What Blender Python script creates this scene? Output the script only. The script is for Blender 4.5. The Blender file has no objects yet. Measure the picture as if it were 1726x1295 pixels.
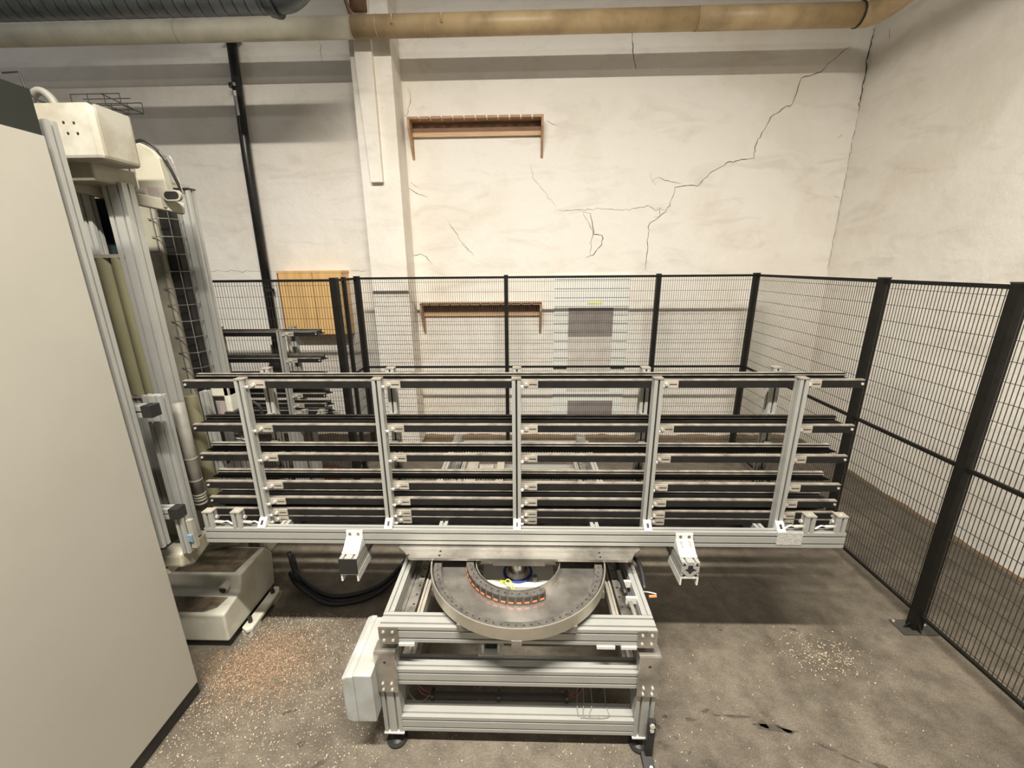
import bpy, math, random
from mathutils import Vector, Matrix
random.seed(7)
sc = bpy.context.scene
C = sc.collection
# ------------------------------------------------------------------ camera
F, PITCH, YAW, ROLL = 704.6, 0.27814, 0.02851, 0.009054
fw = Vector((-math.sin(YAW)*math.cos(PITCH), math.cos(YAW)*math.cos(PITCH), -math.sin(PITCH)))
rt = Vector((math.cos(YAW), math.sin(YAW), 0)); up = rt.cross(fw)
rt2 = rt*math.cos(ROLL)-up*math.sin(ROLL); up2 = rt*math.sin(ROLL)+up*math.cos(ROLL)
cd = bpy.data.cameras.new('camera'); cam = bpy.data.objects.new('camera', cd); C.objects.link(cam)
cd.sensor_fit = 'HORIZONTAL'; cd.sensor_width = 36; cd.lens = 36*F/1726; cd.clip_start = .05
m = Matrix((rt2, up2, -fw)).transposed().to_4x4(); m.translation = (0, 0, 2.1); cam.matrix_world = m
sc.camera = cam
# ------------------------------------------------------------------ light
w = bpy.data.worlds.new('hall'); sc.world = w; w.use_nodes = True
w.node_tree.nodes['Background'].inputs[0].default_value = (1.0, .95, .88, 1)
w.node_tree.nodes['Background'].inputs[1].default_value = .13
def lamp(name, loc, sx, sy, power, col, rot=(0, 0, 0), spread=180):
    l = bpy.data.lights.new(name, 'AREA'); l.shape = 'RECTANGLE'; l.size = sx; l.size_y = sy
    l.energy = power; l.color = col; l.spread = math.radians(spread)
    o = bpy.data.objects.new(name, l); o.location = loc; o.rotation_euler = rot; C.objects.link(o)
lamp('tube_lamp', (-.3, -.1, 5.3), 3.0, .10, 520, (1, .94, .845), (math.radians(12), 0, 0), 144)
lamp('tube_lamp', (-.6, -3.6, 5.3), 6.0, .05, 45, (1, .95, .86), (math.radians(50), 0, 0))
lamp('tube_lamp', (-5.2, 1.2, 5.6), .1, 2.4, 22, (.80, .87, 1.0), (math.radians(30), math.radians(-10), 0))
sc.view_settings.view_transform = 'Standard'; sc.view_settings.look = 'None'
sc.view_settings.exposure = 0.0; sc.view_settings.gamma = 1; sc.view_settings.use_curve_mapping = False

# ------------------------------------------------------------------ materials
def node(nt, t, **k):
    n = nt.nodes.new(t)
    for a, b in k.items():
        if a in n.inputs: n.inputs[a].default_value = b
        else: setattr(n, a, b)
    return n
def mat(name, col, rough=.6, metal=0., var=.12, scale=6., bump=0., bscale=40., col2=None, spec=None, stretch=None, emit=None):
    m = bpy.data.materials.new(name); m.use_nodes = True; nt = m.node_tree; b = nt.nodes['Principled BSDF']
    b.inputs['Roughness'].default_value = rough; b.inputs['Metallic'].default_value = metal
    if spec is not None: b.inputs['Specular IOR Level'].default_value = spec
    tc = node(nt, 'ShaderNodeTexCoord'); mp = node(nt, 'ShaderNodeMapping')
    if stretch: mp.inputs['Scale'].default_value = stretch
    nt.links.new(tc.outputs['Object'], mp.inputs[0])
    n = node(nt, 'ShaderNodeTexNoise', Scale=scale, Detail=5., Roughness=.6); nt.links.new(mp.outputs[0], n.inputs['Vector'])
    r = node(nt, 'ShaderNodeValToRGB'); nt.links.new(n.outputs[0], r.inputs[0])
    c2 = col2 or tuple(c*(1-var*2) for c in col)
    r.color_ramp.elements[0].position = .3; r.color_ramp.elements[0].color = (*c2, 1)
    r.color_ramp.elements[1].position = .62; r.color_ramp.elements[1].color = (*col, 1)
    nt.links.new(r.outputs[0], b.inputs['Base Color'])
    if bump:
        n2 = node(nt, 'ShaderNodeTexNoise', Scale=bscale, Detail=6.); nt.links.new(mp.outputs[0], n2.inputs['Vector'])
        bp = node(nt, 'ShaderNodeBump', Strength=bump, Distance=.01); nt.links.new(n2.outputs[0], bp.inputs['Height'])
        nt.links.new(bp.outputs[0], b.inputs['Normal'])
    return m
ALU = mat('anodised_aluminium', (.415, .415, .385), .45, .4, .05, 5)
ALUD = mat('dusty_aluminium', (.42, .385, .32), .55, .3, .16, 9)
ALUW = mat('bright_cast_aluminium', (.68, .66, .60), .5, .15, .05, 9)
STEEL = mat('brushed_steel', (.60, .57, .52), .30, .85, .3, 5, bump=.05, bscale=60, col2=(.22, .20, .17))
STEELD = mat('oily_steel', (.36, .34, .30), .4, .6, .35, 11, bump=.2, bscale=50)
BOLT = mat('zinc_bolt', (.9, .88, .84), .3, .7, .05, 20)
BLACK = mat('black_plastic', (.020, .019, .018), .45, 0, .2, 10)
RUB = mat('black_rubber_rail', (.013, .012, .011), .6, 0, .2, 12, spec=.25)
DUST = mat('dusty_rail_top', (.24, .215, .175), .75, 0, .3, 18)
FENCE = mat('black_fence_paint', (.009, .008, .006), .6, 0, .2, 10, spec=.25)
WIRE = mat('fence_wire_paint', (.035, .032, .028), .55, 0, .1, 10)
CAB = mat('beige_cabinet_paint', (.37, .352, .302), .5, 0, .03, 2, bump=.03, bscale=200)
CABD = mat('dark_green_cabinet_paint', (.013, .016, .012), .55, 0, .1, 3)
CREAM = mat('cream_machine_paint', (.37, .35, .275), .45, 0, .13, 5, col2=(.25, .225, .165))
CASTW = mat('off_white_casting', (.50, .485, .41), .4, 0, .1, 6, col2=(.38, .35, .27))
GRIME = mat('brown_grime', (.16, .125, .075), .85, 0, .35, 14, bump=.4, bscale=90)
OLIVE = mat('olive_plastic_cover', (.20, .185, .11), .5, 0, .12, 3)
HOSEG = mat('grey_hose', (.19, .178, .15), .6, 0, .15, 10)
CHAIN = mat('cable_chain_plastic', (.095, .088, .075), .6, 0, .25, 30, bump=.2, bscale=100)
WOOD = mat('planed_pine', (.47, .29, .165), .6, 0, .2, 5, stretch=(1, 8, 14))
WOODL = mat('pale_pine', (.66, .42, .24), .6, 0, .12, 5, stretch=(1, 8, 14))
WOODD = mat('dark_back_board', (.22, .12, .065), .65, 0, .15, 5)
ORANGE = mat('varnished_plywood', (.78, .50, .21), .4, 0, .1, 3, stretch=(6, 6, 1))
ORANGED = mat('red_brown_edge', (.36, .13, .05), .5, 0, .15, 6)
PIPEC = mat('cream_pipe_paint', (.56, .53, .42), .55, 0, .12, 4)
PIPEG = mat('tan_pipe_paint', (.54, .40, .22), .45, 0, .2, 3.5, col2=(.33, .23, .12))
DUCT = mat('galvanised_duct', (.115, .13, .135), .4, .5, .2, 8)
PBOX = mat('pale_junction_box', (.37, .39, .385), .5, 0, .06, 9, col2=(.29, .28, .235))
DRAIN = mat('black_drain_pipe', (.018, .017, .016), .35, 0, .2, 8)
CABLE = mat('black_cable', (.016, .015, .015), .5, 0, .1, 10)
ORC = mat('orange_cable', (.85, .20, .07), .5, 0, .05, 10)
YEL = mat('yellow_green_wire', (.62, .66, .08), .5, 0, .1, 10)
REDC = mat('red_brown_wire', (.24, .07, .05), .5, 0, .2, 10)
BLUE = mat('blue_seal', (.03, .05, .25), .4, 0, .1, 10)
GLASSY = mat('dark_glass_panel', (.03, .04, .042), .2, 0, .3, 5)
PANW = mat('pale_green_white_panel', (.86, .87, .81), .4, 0, .03, 2)
PANG = mat('grey_brown_panel', (.30, .265, .24), .6, 0, .12, 5)
PANB = mat('pale_brown_panel', (.72, .67, .60), .6, 0, .08, 5)
REDW = mat('red_brown_crate_wood', (.13, .03, .015), .6, 0, .3, 5)
CRACK = mat('crack_shadow_gap', (.12, .10, .085), .95, 0, .2, 20)
CHIP = mat('pale_wood_chip', (.66, .54, .38), .7, 0, .25, 60)
CHIPO = mat('orange_sawdust', (.33, .215, .13), .85, 0, .25, 60, bump=.5, bscale=120)
PLATE = mat('grey_sticker_plate', (.50, .49, .45), .6, 0, .3, 60, stretch=(1, 1, 6))

def wall_mat(name, base, axis):
    m = bpy.data.materials.new(name); m.use_nodes = True; nt = m.node_tree; b = nt.nodes['Principled BSDF']; L = nt.links.new
    b.inputs['Roughness'].default_value = .9
    tc = node(nt, 'ShaderNodeTexCoord'); v = tc.outputs['Object']
    n1 = node(nt, 'ShaderNodeTexNoise', Scale=.9, Detail=6., Roughness=.62, Distortion=.6); L(v, n1.inputs['Vector'])
    r1 = node(nt, 'ShaderNodeValToRGB'); L(n1.outputs[0], r1.inputs[0])
    e = r1.color_ramp.elements
    e[0].position = .28; e[0].color = (base[0]*.87, base[1]*.84, base[2]*.79, 1); e[1].position = .55; e[1].color = (*base, 1)
    # stretched faint grey smears
    mp = node(nt, 'ShaderNodeMapping'); mp.inputs['Scale'].default_value = (1, 1, 3.2); mp.inputs['Rotation'].default_value = (.35 if axis == 'x' else 0, 0 if axis == 'x' else .12, 0); L(v, mp.inputs[0])
    n2 = node(nt, 'ShaderNodeTexNoise', Scale=1.7, Detail=7., Roughness=.6, Distortion=.9); L(mp.outputs[0], n2.inputs['Vector'])
    r2 = node(nt, 'ShaderNodeValToRGB'); L(n2.outputs[0], r2.inputs[0])
    r2.color_ramp.elements[0].position = .30; r2.color_ramp.elements[0].color = (.74, .70, .68, 1); r2.color_ramp.elements[1].position = .47; r2.color_ramp.elements[1].color = (1, 1, 1, 1)
    mx = node(nt, 'ShaderNodeMixRGB', blend_type='MULTIPLY'); mx.inputs[0].default_value = .42; L(r1.outputs[0], mx.inputs[1]); L(r2.outputs[0], mx.inputs[2])
    # small dark flecks
    n3 = node(nt, 'ShaderNodeTexNoise', Scale=26., Detail=3., Roughness=.6); L(v, n3.inputs['Vector'])
    r3 = node(nt, 'ShaderNodeValToRGB'); L(n3.outputs[0], r3.inputs[0])
    r3.color_ramp.elements[0].position = .13; r3.color_ramp.elements[0].color = (.45, .40, .34, 1); r3.color_ramp.elements[1].position = .27; r3.color_ramp.elements[1].color = (1, 1, 1, 1)
    mx2 = node(nt, 'ShaderNodeMixRGB', blend_type='MULTIPLY'); mx2.inputs[0].default_value = 1; L(mx.outputs[0], mx2.inputs[1]); L(r3.outputs[0], mx2.inputs[2])
    # peeled brown band at the foot
    sx = node(nt, 'ShaderNodeSeparateXYZ'); L(v, sx.inputs[0])
    n4 = node(nt, 'ShaderNodeTexNoise', Scale=3.5, Detail=5.); L(v, n4.inputs['Vector'])
    ad = node(nt, 'ShaderNodeMath', operation='MULTIPLY_ADD'); L(n4.outputs[0], ad.inputs[0]); ad.inputs[1].default_value = -.09 if axis == 'y' else -.05; L(sx.outputs[2], ad.inputs[2])
    lt = node(nt, 'ShaderNodeMath', operation='LESS_THAN'); L(ad.outputs[0], lt.inputs[0]); lt.inputs[1].default_value = .004
    mx3 = node(nt, 'ShaderNodeMixRGB'); L(lt.outputs[0], mx3.inputs[0]); L(mx2.outputs[0], mx3.inputs[1]); mx3.inputs[2].default_value = (.30, .20, .11, 1)
    L(mx3.outputs[0], b.inputs['Base Color'])
    n5 = node(nt, 'ShaderNodeTexNoise', Scale=5., Detail=9., Roughness=.62); L(v, n5.inputs['Vector'])
    bp = node(nt, 'ShaderNodeBump', Strength=.45, Distance=.03); L(n5.outputs[0], bp.inputs['Height']); L(bp.outputs[0], b.inputs['Normal'])
    return m
WALLB = wall_mat('white_plaster', (.86, .82, .745), 'y')
WALLR = wall_mat('white_plaster_side', (.84, .80, .72), 'x')
def floor_mat():
    m = bpy.data.materials.new('stained_concrete'); m.use_nodes = True; nt = m.node_tree; b = nt.nodes['Principled BSDF']; L = nt.links.new
    tc = node(nt, 'ShaderNodeTexCoord'); v = tc.outputs['Object']
    n1 = node(nt, 'ShaderNodeTexNoise', Scale=1.3, Detail=8., Roughness=.65, Distortion=.5); L(v, n1.inputs['Vector'])
    r1 = node(nt, 'ShaderNodeValToRGB'); L(n1.outputs[0], r1.inputs[0]); e = r1.color_ramp.elements
    e[0].position = .30; e[0].color = (.078, .067, .052, 1); e[1].position = .66; e[1].color = (.165, .146, .118, 1)
    x = e.new(.48); x.color = (.118, .104, .082, 1)
    n2 = node(nt, 'ShaderNodeTexNoise', Scale=9., Detail=8., Roughness=.7); L(v, n2.inputs['Vector'])
    r2 = node(nt, 'ShaderNodeValToRGB'); L(n2.outputs[0], r2.inputs[0])
    r2.color_ramp.elements[0].position = .32; r2.color_ramp.elements[0].color = (.62, .59, .56, 1); r2.color_ramp.elements[1].position = .62; r2.color_ramp.elements[1].color = (1.12, 1.1, 1.08, 1)
    mx = node(nt, 'ShaderNodeMixRGB', blend_type='MULTIPLY'); mx.inputs[0].default_value = 1; L(r1.outputs[0], mx.inputs[1]); L(r2.outputs[0], mx.inputs[2])
    n3 = node(nt, 'ShaderNodeTexNoise', Scale=140., Detail=2.); L(v, n3.inputs['Vector'])
    r3 = node(nt, 'ShaderNodeValToRGB'); L(n3.outputs[0], r3.inputs[0])
    r3.color_ramp.elements[0].position = .35; r3.color_ramp.elements[0].color = (.72, .7, .68, 1); r3.color_ramp.elements[1].position = .7; r3.color_ramp.elements[1].color = (1.3, 1.27, 1.2, 1)
    mx2 = node(nt, 'ShaderNodeMixRGB', blend_type='MULTIPLY'); mx2.inputs[0].default_value = .8; L(mx.outputs[0], mx2.inputs[1]); L(r3.outputs[0], mx2.inputs[2])
    L(mx2.outputs[0], b.inputs['Base Color'])
    b.inputs['Roughness'].default_value = .62
    n5 = node(nt, 'ShaderNodeTexNoise', Scale=30., Detail=8.); L(v, n5.inputs['Vector'])
    bp = node(nt, 'ShaderNodeBump', Strength=.35, Distance=.01); L(n5.outputs[0], bp.inputs['Height']); L(bp.outputs[0], b.inputs['Normal'])
    return m
FLOOR = floor_mat()
STAIN = mat('dark_oil_stain', (.075, .062, .048), .5, 0, .2, 30)

# ------------------------------------------------------------------ mesh builder
class G:
    def __init__(s): s.v = []; s.f = []; s.m = []
    def add(s, vs, fs, mi=0):
        n = len(s.v); s.v += [tuple(p) for p in vs]
        for f in fs: s.f.append([i+n for i in f]); s.m.append(mi)
        return s
    def box(s, x0, x1, y0, y1, z0, z1, mi=0, top=None):
        vs = [(x, y, z) for z in (z0, z1) for y in (y0, y1) for x in (x0, x1)]
        s.add(vs, [(0, 2, 3, 1), (0, 1, 5, 4), (2, 6, 7, 3), (0, 4, 6, 2), (1, 3, 7, 5)], mi)
        return s.add(vs, [(4, 5, 7, 6)], mi if top is None else top)
    def prism(s, poly, axis, a, b, mi=0):
        def P(u, v, t): return {'x': (t, u, v), 'y': (u, t, v), 'z': (u, v, t)}[axis]
        n = len(poly); vs = [P(u, v, a) for u, v in poly]+[P(u, v, b) for u, v in poly]
        ar = sum(poly[i][0]*poly[(i+1) % n][1]-poly[(i+1) % n][0]*poly[i][1] for i in range(n))
        flip = (ar > 0) == (axis != 'y'); flip = flip if b > a else not flip
        fs = [list(range(n)), list(range(2*n-1, n-1, -1))]+[(i+n, (i+1) % n+n, (i+1) % n, i) for i in range(n)]
        if flip: fs = [list(reversed(f)) for f in fs]
        return s.add(vs, fs, mi)
    def ring(s, p0, p1, r, n=10, r2=None, mi=0, caps=True):
        p0 = Vector(p0); p1 = Vector(p1); d = (p1-p0).normalized(); u = d.orthogonal().normalized(); w_ = d.cross(u); r2 = r if r2 is None else r2
        vs = [p0+(u*math.cos(2*math.pi*i/n)+w_*math.sin(2*math.pi*i/n))*r for i in range(n)]
        vs += [p1+(u*math.cos(2*math.pi*i/n)+w_*math.sin(2*math.pi*i/n))*r2 for i in range(n)]
        fs = [(i, (i+1) % n, (i+1) % n+n, i+n) for i in range(n)]
        if caps: fs += [list(range(n-1, -1, -1)), list(range(n, 2*n))]
        return s.add(vs, fs, mi)
    def tube(s, pts, r, n=8, mi=0, sub=1):
        pts = [Vector(p) for p in pts]
        if sub > 1:
            q = []
            for i in range(len(pts)-1):
                p0 = pts[max(i-1, 0)]; p1 = pts[i]; p2 = pts[i+1]; p3 = pts[min(i+2, len(pts)-1)]
                for k in range(sub):
                    t = k/sub; q.append(.5*((2*p1)+(p2-p0)*t+(2*p0-5*p1+4*p2-p3)*t*t+(3*p1-p0-3*p2+p3)*t**3))
            q.append(pts[-1]); pts = q
        base = len(s.v); u = None; rows = []
        for i, p in enumerate(pts):
            d = (pts[min(i+1, len(pts)-1)]-pts[max(i-1, 0)]).normalized()
            u = d.orthogonal().normalized() if u is None else (u-d*u.dot(d)).normalized(); w_ = d.cross(u)
            rr = r[i] if isinstance(r, list) else r
            rows += [p+(u*math.cos(2*math.pi*k/n)+w_*math.sin(2*math.pi*k/n))*rr for k in range(n)]
        fs = []
        for i in range(len(pts)-1):
            for k in range(n): fs.append((i*n+k, i*n+(k+1) % n, (i+1)*n+(k+1) % n, (i+1)*n+k))
        fs += [list(range(n-1, -1, -1)), [(len(pts)-1)*n+k for k in range(n)]]
        return s.add(rows, fs, mi)
    def bar(s, p0, p1, w_, h, mi=0, upv=(0, 0, 1)):
        p0 = Vector(p0); p1 = Vector(p1); d = (p1-p0).normalized(); a = d.cross(Vector(upv)).normalized(); b = a.cross(d)
        vs = [p+a*sx*w_/2+b*sz*h/2 for p in (p0, p1) for sx, sz in ((-1, -1), (1, -1), (1, 1), (-1, 1))]
        return s.add(vs, [(0, 1, 2, 3), (7, 6, 5, 4), (0, 4, 5, 1), (1, 5, 6, 2), (2, 6, 7, 3), (3, 7, 4, 0)], mi)
    def prof(s, axis, a, b, u0, u1, v0, v1, nu=1, nv=1, mi=0, sw=.0085, sd=.011):
        """slotted extrusion along axis, nu slots in the faces normal to v, nv in the faces normal to u"""
        def slots(n, lo, hi):
            st = (hi-lo)/n; return [lo+st*(i+.5) for i in range(n)] if n else []
        P = [(u0, v0)]
        for c in slots(nu, u0, u1): P += [(c-sw/2, v0), (c-sw/2, v0+sd), (c+sw/2, v0+sd), (c+sw/2, v0)]
        P.append((u1, v0))
        for c in slots(nv, v0, v1): P += [(u1, c-sw/2), (u1-sd, c-sw/2), (u1-sd, c+sw/2), (u1, c+sw/2)]
        P.append((u1, v1))
        for c in reversed(slots(nu, u0, u1)): P += [(c+sw/2, v1), (c+sw/2, v1-sd), (c-sw/2, v1-sd), (c-sw/2, v1)]
        P.append((u0, v1))
        for c in reversed(slots(nv, v0, v1)): P += [(u0, c+sw/2), (u0+sd, c+sw/2), (u0+sd, c-sw/2), (u0, c-sw/2)]
        return s.prism(P, axis, a, b, mi)
    def move(s, o):
        s.v = [(p[0]+o[0], p[1]+o[1], p[2]+o[2]) for p in s.v]; return s
    def build(s, name, mats, parent=None, bevel=0, smooth=False, stuff=False, seg=2):
        me = bpy.data.meshes.new(name); me.from_pydata(s.v, [], s.f); 
        for mm in (mats if isinstance(mats, (list, tuple)) else [mats]): me.materials.append(mm)
        me.polygons.foreach_set('material_index', s.m)
        if smooth: me.polygons.foreach_set('use_smooth', [True]*len(s.f))
        me.update()
        o = bpy.data.objects.new(name, me); C.objects.link(o)
        if parent is not None:
            o.parent = parent
            L0 = parent
            off = Vector((0, 0, 0))
            while L0 is not None: off += L0.location; L0 = L0.parent
            me.transform(Matrix.Translation(-off))
        if bevel:
            bv = o.modifiers.new('bevel', 'BEVEL'); bv.width = bevel; bv.segments = seg; bv.limit_method = 'ANGLE'; bv.angle_limit = .6
        if smooth and not bevel:
            try: me.shade_auto_smooth
            except Exception: pass
        if stuff: o['kind'] = 'stuff'
        return o
def thing(name, label, cat, loc=(0, 0, 0), group=None):
    o = bpy.data.objects.new(name, None); C.objects.link(o); o.location = loc; o.empty_display_size = .1
    o['label'] = label; o['category'] = cat
    if group: o['group'] = group
    return o
def tag(o, label, cat, group=None):
    o['label'] = label; o['category'] = cat
    if group: o['group'] = group
    return o
def struct(o): o['kind'] = 'structure'; return o
def lab(o, t): o['label'] = t; return o
def copy_tree(o, parent=None):
    c = o.copy(); C.objects.link(c)
    if parent is not None: c.parent = parent
    for ch in list(o.children): copy_tree(ch, c)
    return c
def arc(cx, cy, r, a0, a1, n): return [(cx+r*math.cos(math.radians(a0+(a1-a0)*i/n)), cy+r*math.sin(math.radians(a0+(a1-a0)*i/n))) for i in range(n+1)]

# ------------------------------------------------------------------ setting
YW, XW = 4.88, 3.37
floor = struct(G().box(-9, XW+.2, -5, YW+.2, -.1, 0).build('floor', FLOOR))
wb = struct(G().box(-9, XW+.2, YW, YW+.2, 0, 6).build('wall_back', WALLB))
wr = struct(G().box(XW, XW+.2, -5, YW, 0, 6).build('wall_right', WALLR))
g = G().box(-1.622, -1.232, 4.56, 4.885, 0, 6)
pil = struct(g.build('trim_1', WALLB, bevel=.008)); 
st = struct(G().prism([(-1.558, 6), (-1.558, 3.9), (-1.515, 2.90), (-1.395, 2.90), (-1.395, 3.9), (-1.395, 6)], 'y', 4.505, 4.565).build('trim_2', WALLB, bevel=.005))
CR = [
[(3.181,4.108),(3.130,4.085),(3.019,3.989),(2.938,3.905),(2.748,3.844),(2.727,3.732),(2.705,3.624),(2.644,3.604),(2.501,3.507),(2.467,3.422),(2.398,3.288),(2.390,3.140),(2.151,3.110),(2.037,3.044),(1.978,3.023),(1.907,2.950),(1.839,2.888),(1.734,2.889),(1.605,2.873),(1.600,2.792),(1.564,2.705),(1.533,2.634),(1.462,2.581),(1.372,2.516),(1.364,2.376),(1.367,2.253),(1.359,2.025)],
[(0.373,2.660),(0.629,2.663),(0.819,2.672),(1.075,2.657),(1.264,2.679),(1.357,2.696),(1.424,2.647),(1.467,2.665),(1.531,2.652)],
[(0.642,2.639),(0.726,2.632),(0.749,2.535),(0.774,2.413),(0.865,2.400),(0.863,2.307),(0.777,2.195),(0.699,2.171)],
[(0.642,2.639),(0.697,2.554),(0.766,2.432),(0.745,2.321),(0.745,2.183)],
[(1.057,4.277),(1.080,4.115),(1.121,3.949)], [(-2.011,4.275),(-2.022,4.100),(-2.011,4.049)],
[(-1.168,3.827),(-1.149,3.748),(-1.198,3.589),(-1.27,3.580)], [(-1.27,2.946),(-1.227,2.898),(-1.152,2.856),(-1.027,2.807)],
[(-1.209,2.962),(-1.161,2.921),(-1.099,2.885)], [(-0.832,2.583),(-0.734,2.429),(-0.673,2.322),(-0.545,2.195)],
[(-0.678,2.347),(-0.646,2.322),(-0.623,2.240)], [(-1.253,2.201),(-1.158,2.220),(-1.079,2.193),(-1.030,2.116)],
[(-3.764,2.055),(-3.312,2.058),(-2.823,2.047)], [(-1.972,2.047),(-1.753,2.051)],
[(0.233,3.512),(0.294,3.495),(0.368,3.466)], [(0.082,3.117),(0.102,2.985),(0.340,2.720),(0.360,2.654)],
[(1.416,2.665),(1.466,2.677),(1.474,2.581),(1.411,2.582)], [(1.357,2.923),(1.428,2.968),(1.556,2.932),(1.683,2.901)],
[(1.403,2.899),(1.354,2.969),(1.343,3.026)], [(3.205,3.314),(3.257,3.351)], [(3.277,2.771),(3.336,2.753)]]
CW = {0: .0065, 1: .004, 2: .008, 3: .005, 4: .008, 11: .007, 9: .004, 12: .003, 13: .003, 15: .0025}
def crack(pts, wd, T, parent):
    pts = [Vector((a, b)) for a, b in pts]; q = []
    for i in range(len(pts)-1):
        n = max(1, int((pts[i+1]-pts[i]).length/.03))
        for k in range(n): q.append(pts[i].lerp(pts[i+1], k/n)+Vector((random.gauss(0, .0045), random.gauss(0, .0045))) * (1 if (i or k) else 0))
    q.append(pts[-1]); g = G(); L_, R_ = [], []
    for i, p in enumerate(q):
        d = (q[min(i+1, len(q)-1)]-q[max(i-1, 0)]).normalized(); nrm = Vector((-d.y, d.x))
        e = min(i, len(q)-1-i); h = wd*.5*min(1, .25+e*.3)*random.uniform(.45, 1.25)
        L_.append(p+nrm*h); R_.append(p-nrm*h)
    vs = [T(*p) for p in L_]+[T(*p) for p in R_]; n = len(q)
    g.add(vs, [(i, i+1, i+1+n, i+n) for i in range(n-1)])
    return g.build('crack', CRACK, parent)
for i, c in enumerate(CR): crack(c, CW.get(i, .005), lambda u, v: (u, YW-.0015, v), wb)
crack([(4.691,4.171),(4.670,4.098),(4.653,4.063)], .006, lambda u, v: (XW-.0015, u, v), wr)
crack([(3.362,4.25),(3.366,4.12),(3.352,3.98),(3.366,3.9),(3.358,3.7),(3.366,3.55)], .012, lambda u, v: (u, YW-.0015, v), wb)
crack([(3.366,3.5),(3.364,3.0),(3.366,2.5),(3.364,2.0)], .004, lambda u, v: (u, YW-.0015, v), wb)

# floor stains and floor joint (flat marks on the concrete)
def blob(cx, cy, rx, ry, a, name='stain'):
    n = 22; ph = [random.uniform(0, 6.28) for _ in range(4)]; vs = []
    for i in range(n):
        t = 2*math.pi*i/n; r = 1+.22*math.sin(2*t+ph[0])+.16*math.sin(3*t+ph[1])+.12*math.sin(5*t+ph[2])+.07*math.sin(9*t+ph[3])
        x, y = rx*r*math.cos(t), ry*r*math.sin(t); vs.append((cx+x*math.cos(a)-y*math.sin(a), cy+x*math.sin(a)+y*math.cos(a), .0012))
    G().add(vs, [list(range(n))]).build(name, STAIN, floor)
for a in [(.68,1.515,.014,.006,.3),(.80,1.503,.028,.007,0),(.885,1.545,.018,.009,.2),(.93,1.525,.016,.005,-.2),(1.02,1.522,.06,.007,-.08),(1.13,1.488,.024,.014,-.1),
          (1.22,1.465,.03,.011,-.5),(1.36,1.395,.035,.008,-.5),(1.43,1.352,.026,.006,-.5),(1.54,1.325,.03,.008,-.4),(1.17,1.47,.10,.012,-.12),(.60,1.44,.02,.014,.9),(.64,1.38,.012,.012,0),(.66,1.30,.022,.008,-.4),(.70,1.42,.012,.005,-.8),(.63,1.47,.014,.008,-.6),(.62,1.40,.009,.006,0),(.74,1.36,.010,.004,.5),
          (1.17,2.02,.012,.006,.2),(1.43,1.965,.014,.008,-.4),(1.60,2.03,.016,.009,-.2),(.88,2.2,.009,.006,0),(-.9,1.28,.03,.012,.5),(-1.02,1.36,.02,.01,0),(-1.15,1.5,.03,.008,.4)]: blob(*a)
crack([(-1.542,2.15),(-1.449,1.785),(-1.444,1.647),(-1.451,1.495),(-1.443,1.326),(-1.44,1.1)], .006, lambda u, v: (u, v, .0013), floor)
crack([(1.25,2.5),(1.30,2.3),(1.28,2.1)], .004, lambda u, v: (u, v, .0013), floor)

# ------------------------------------------------------------------ big machine at the left
cab = thing('control_cabinet', 'tall beige sheet-steel cabinet with dark green top band at left edge', 'cabinet', (-2.0, .8, 0))
G().box(-2.5, -1.648, 0.35, 1.579, .085, 2.54).build('body', CAB, cab, bevel=.004)
G().box(-2.5, -1.652, 0.35, 1.577, 2.54, 2.68).build('top_band', CABD, cab, bevel=.004)
G().box(-2.48, -1.665, 0.37, 1.59, 0, .085).build('plinth', BLACK, cab)

mac = thing('machine_column', 'tall cream machine column with aluminium guard posts behind the beige cabinet', 'machine', (-2.0, 2.1, 0))
# base casting
g = G().prism([(1.842, .05), (1.846, .232), (1.96, .252), (2.0, .262), (2.03, .352), (2.27, .356), (2.33, .27), (2.30, .05)], 'x', -2.7, -1.675)
g.build('base_casting', CASTW, mac, bevel=.012, seg=3)
g = G().box(-2.68, -1.69, 1.86, 2.3, 0, .06); g.build('gap_shade', BLACK, mac)  # black box in the gap under the casting, standing in for its shade
g = G(); n = 9
g.add([(-2.69, 2.040, .3560), (-1.72, 2.042, .3560), (-1.715, 2.12, .3575), (-1.70, 2.255, .3585), (-2.69, 2.26, .3585)], [(0, 1, 2, 3, 4)])
g.add([(-2.69, 1.856, .2360), (-1.80, 1.862, .2368), (-1.74, 1.89, .2422), (-1.72, 1.955, .2528), (-2.69, 1.96, .2535)], [(0, 1, 2, 3, 4)])
g.build('grime_layer', GRIME, mac)
G().ring((-1.76, 2.03, .295), (-1.76, 1.975, .285), .026, 16, mi=0).build('drain_spout', CASTW, mac, smooth=False)
G().ring((-1.76, 1.976, .285), (-1.76, 1.973, .285), .02, 14).build('spout_opening', BLACK, mac)
g = G().prism([(-1.66, 1.93), (-1.62, 1.91), (-1.595, 1.93), (-1.60, 2.22), (-1.625, 2.26), (-1.66, 2.26)], 'z', .035, .06)
g.build('mounting_flange', CASTW, mac, bevel=.006)
for y in (1.97, 2.2): G().box(-1.66, -1.60, y-.045, y+.045, 0, .035).build('mounting_foot', CASTW, mac, bevel=.004)
for y in (1.97, 2.2): G().ring((-1.632, y, .06), (-1.632, y, .095), .012, 8).build('anchor_bolt', BLACK, mac)
G().box(-2.7, -1.93, 2.34, 2.95, 0, .42).build('rear_casting', CREAM, mac, bevel=.015)
g = G().bar((-2.5, 2.02, .385), (-1.86, 2.31, .385), .05, .07); g.build('raised_rib', CREAM, mac, bevel=.02)
# column
G().box(-2.6, -1.95, 2.32, 2.62, .40, 2.56).build('column', CREAM, mac, bevel=.01)
G().box(-2.1, -1.79, 1.965, 1.985, .85, 2.40).build('back_panel', GLASSY, mac)
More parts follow.
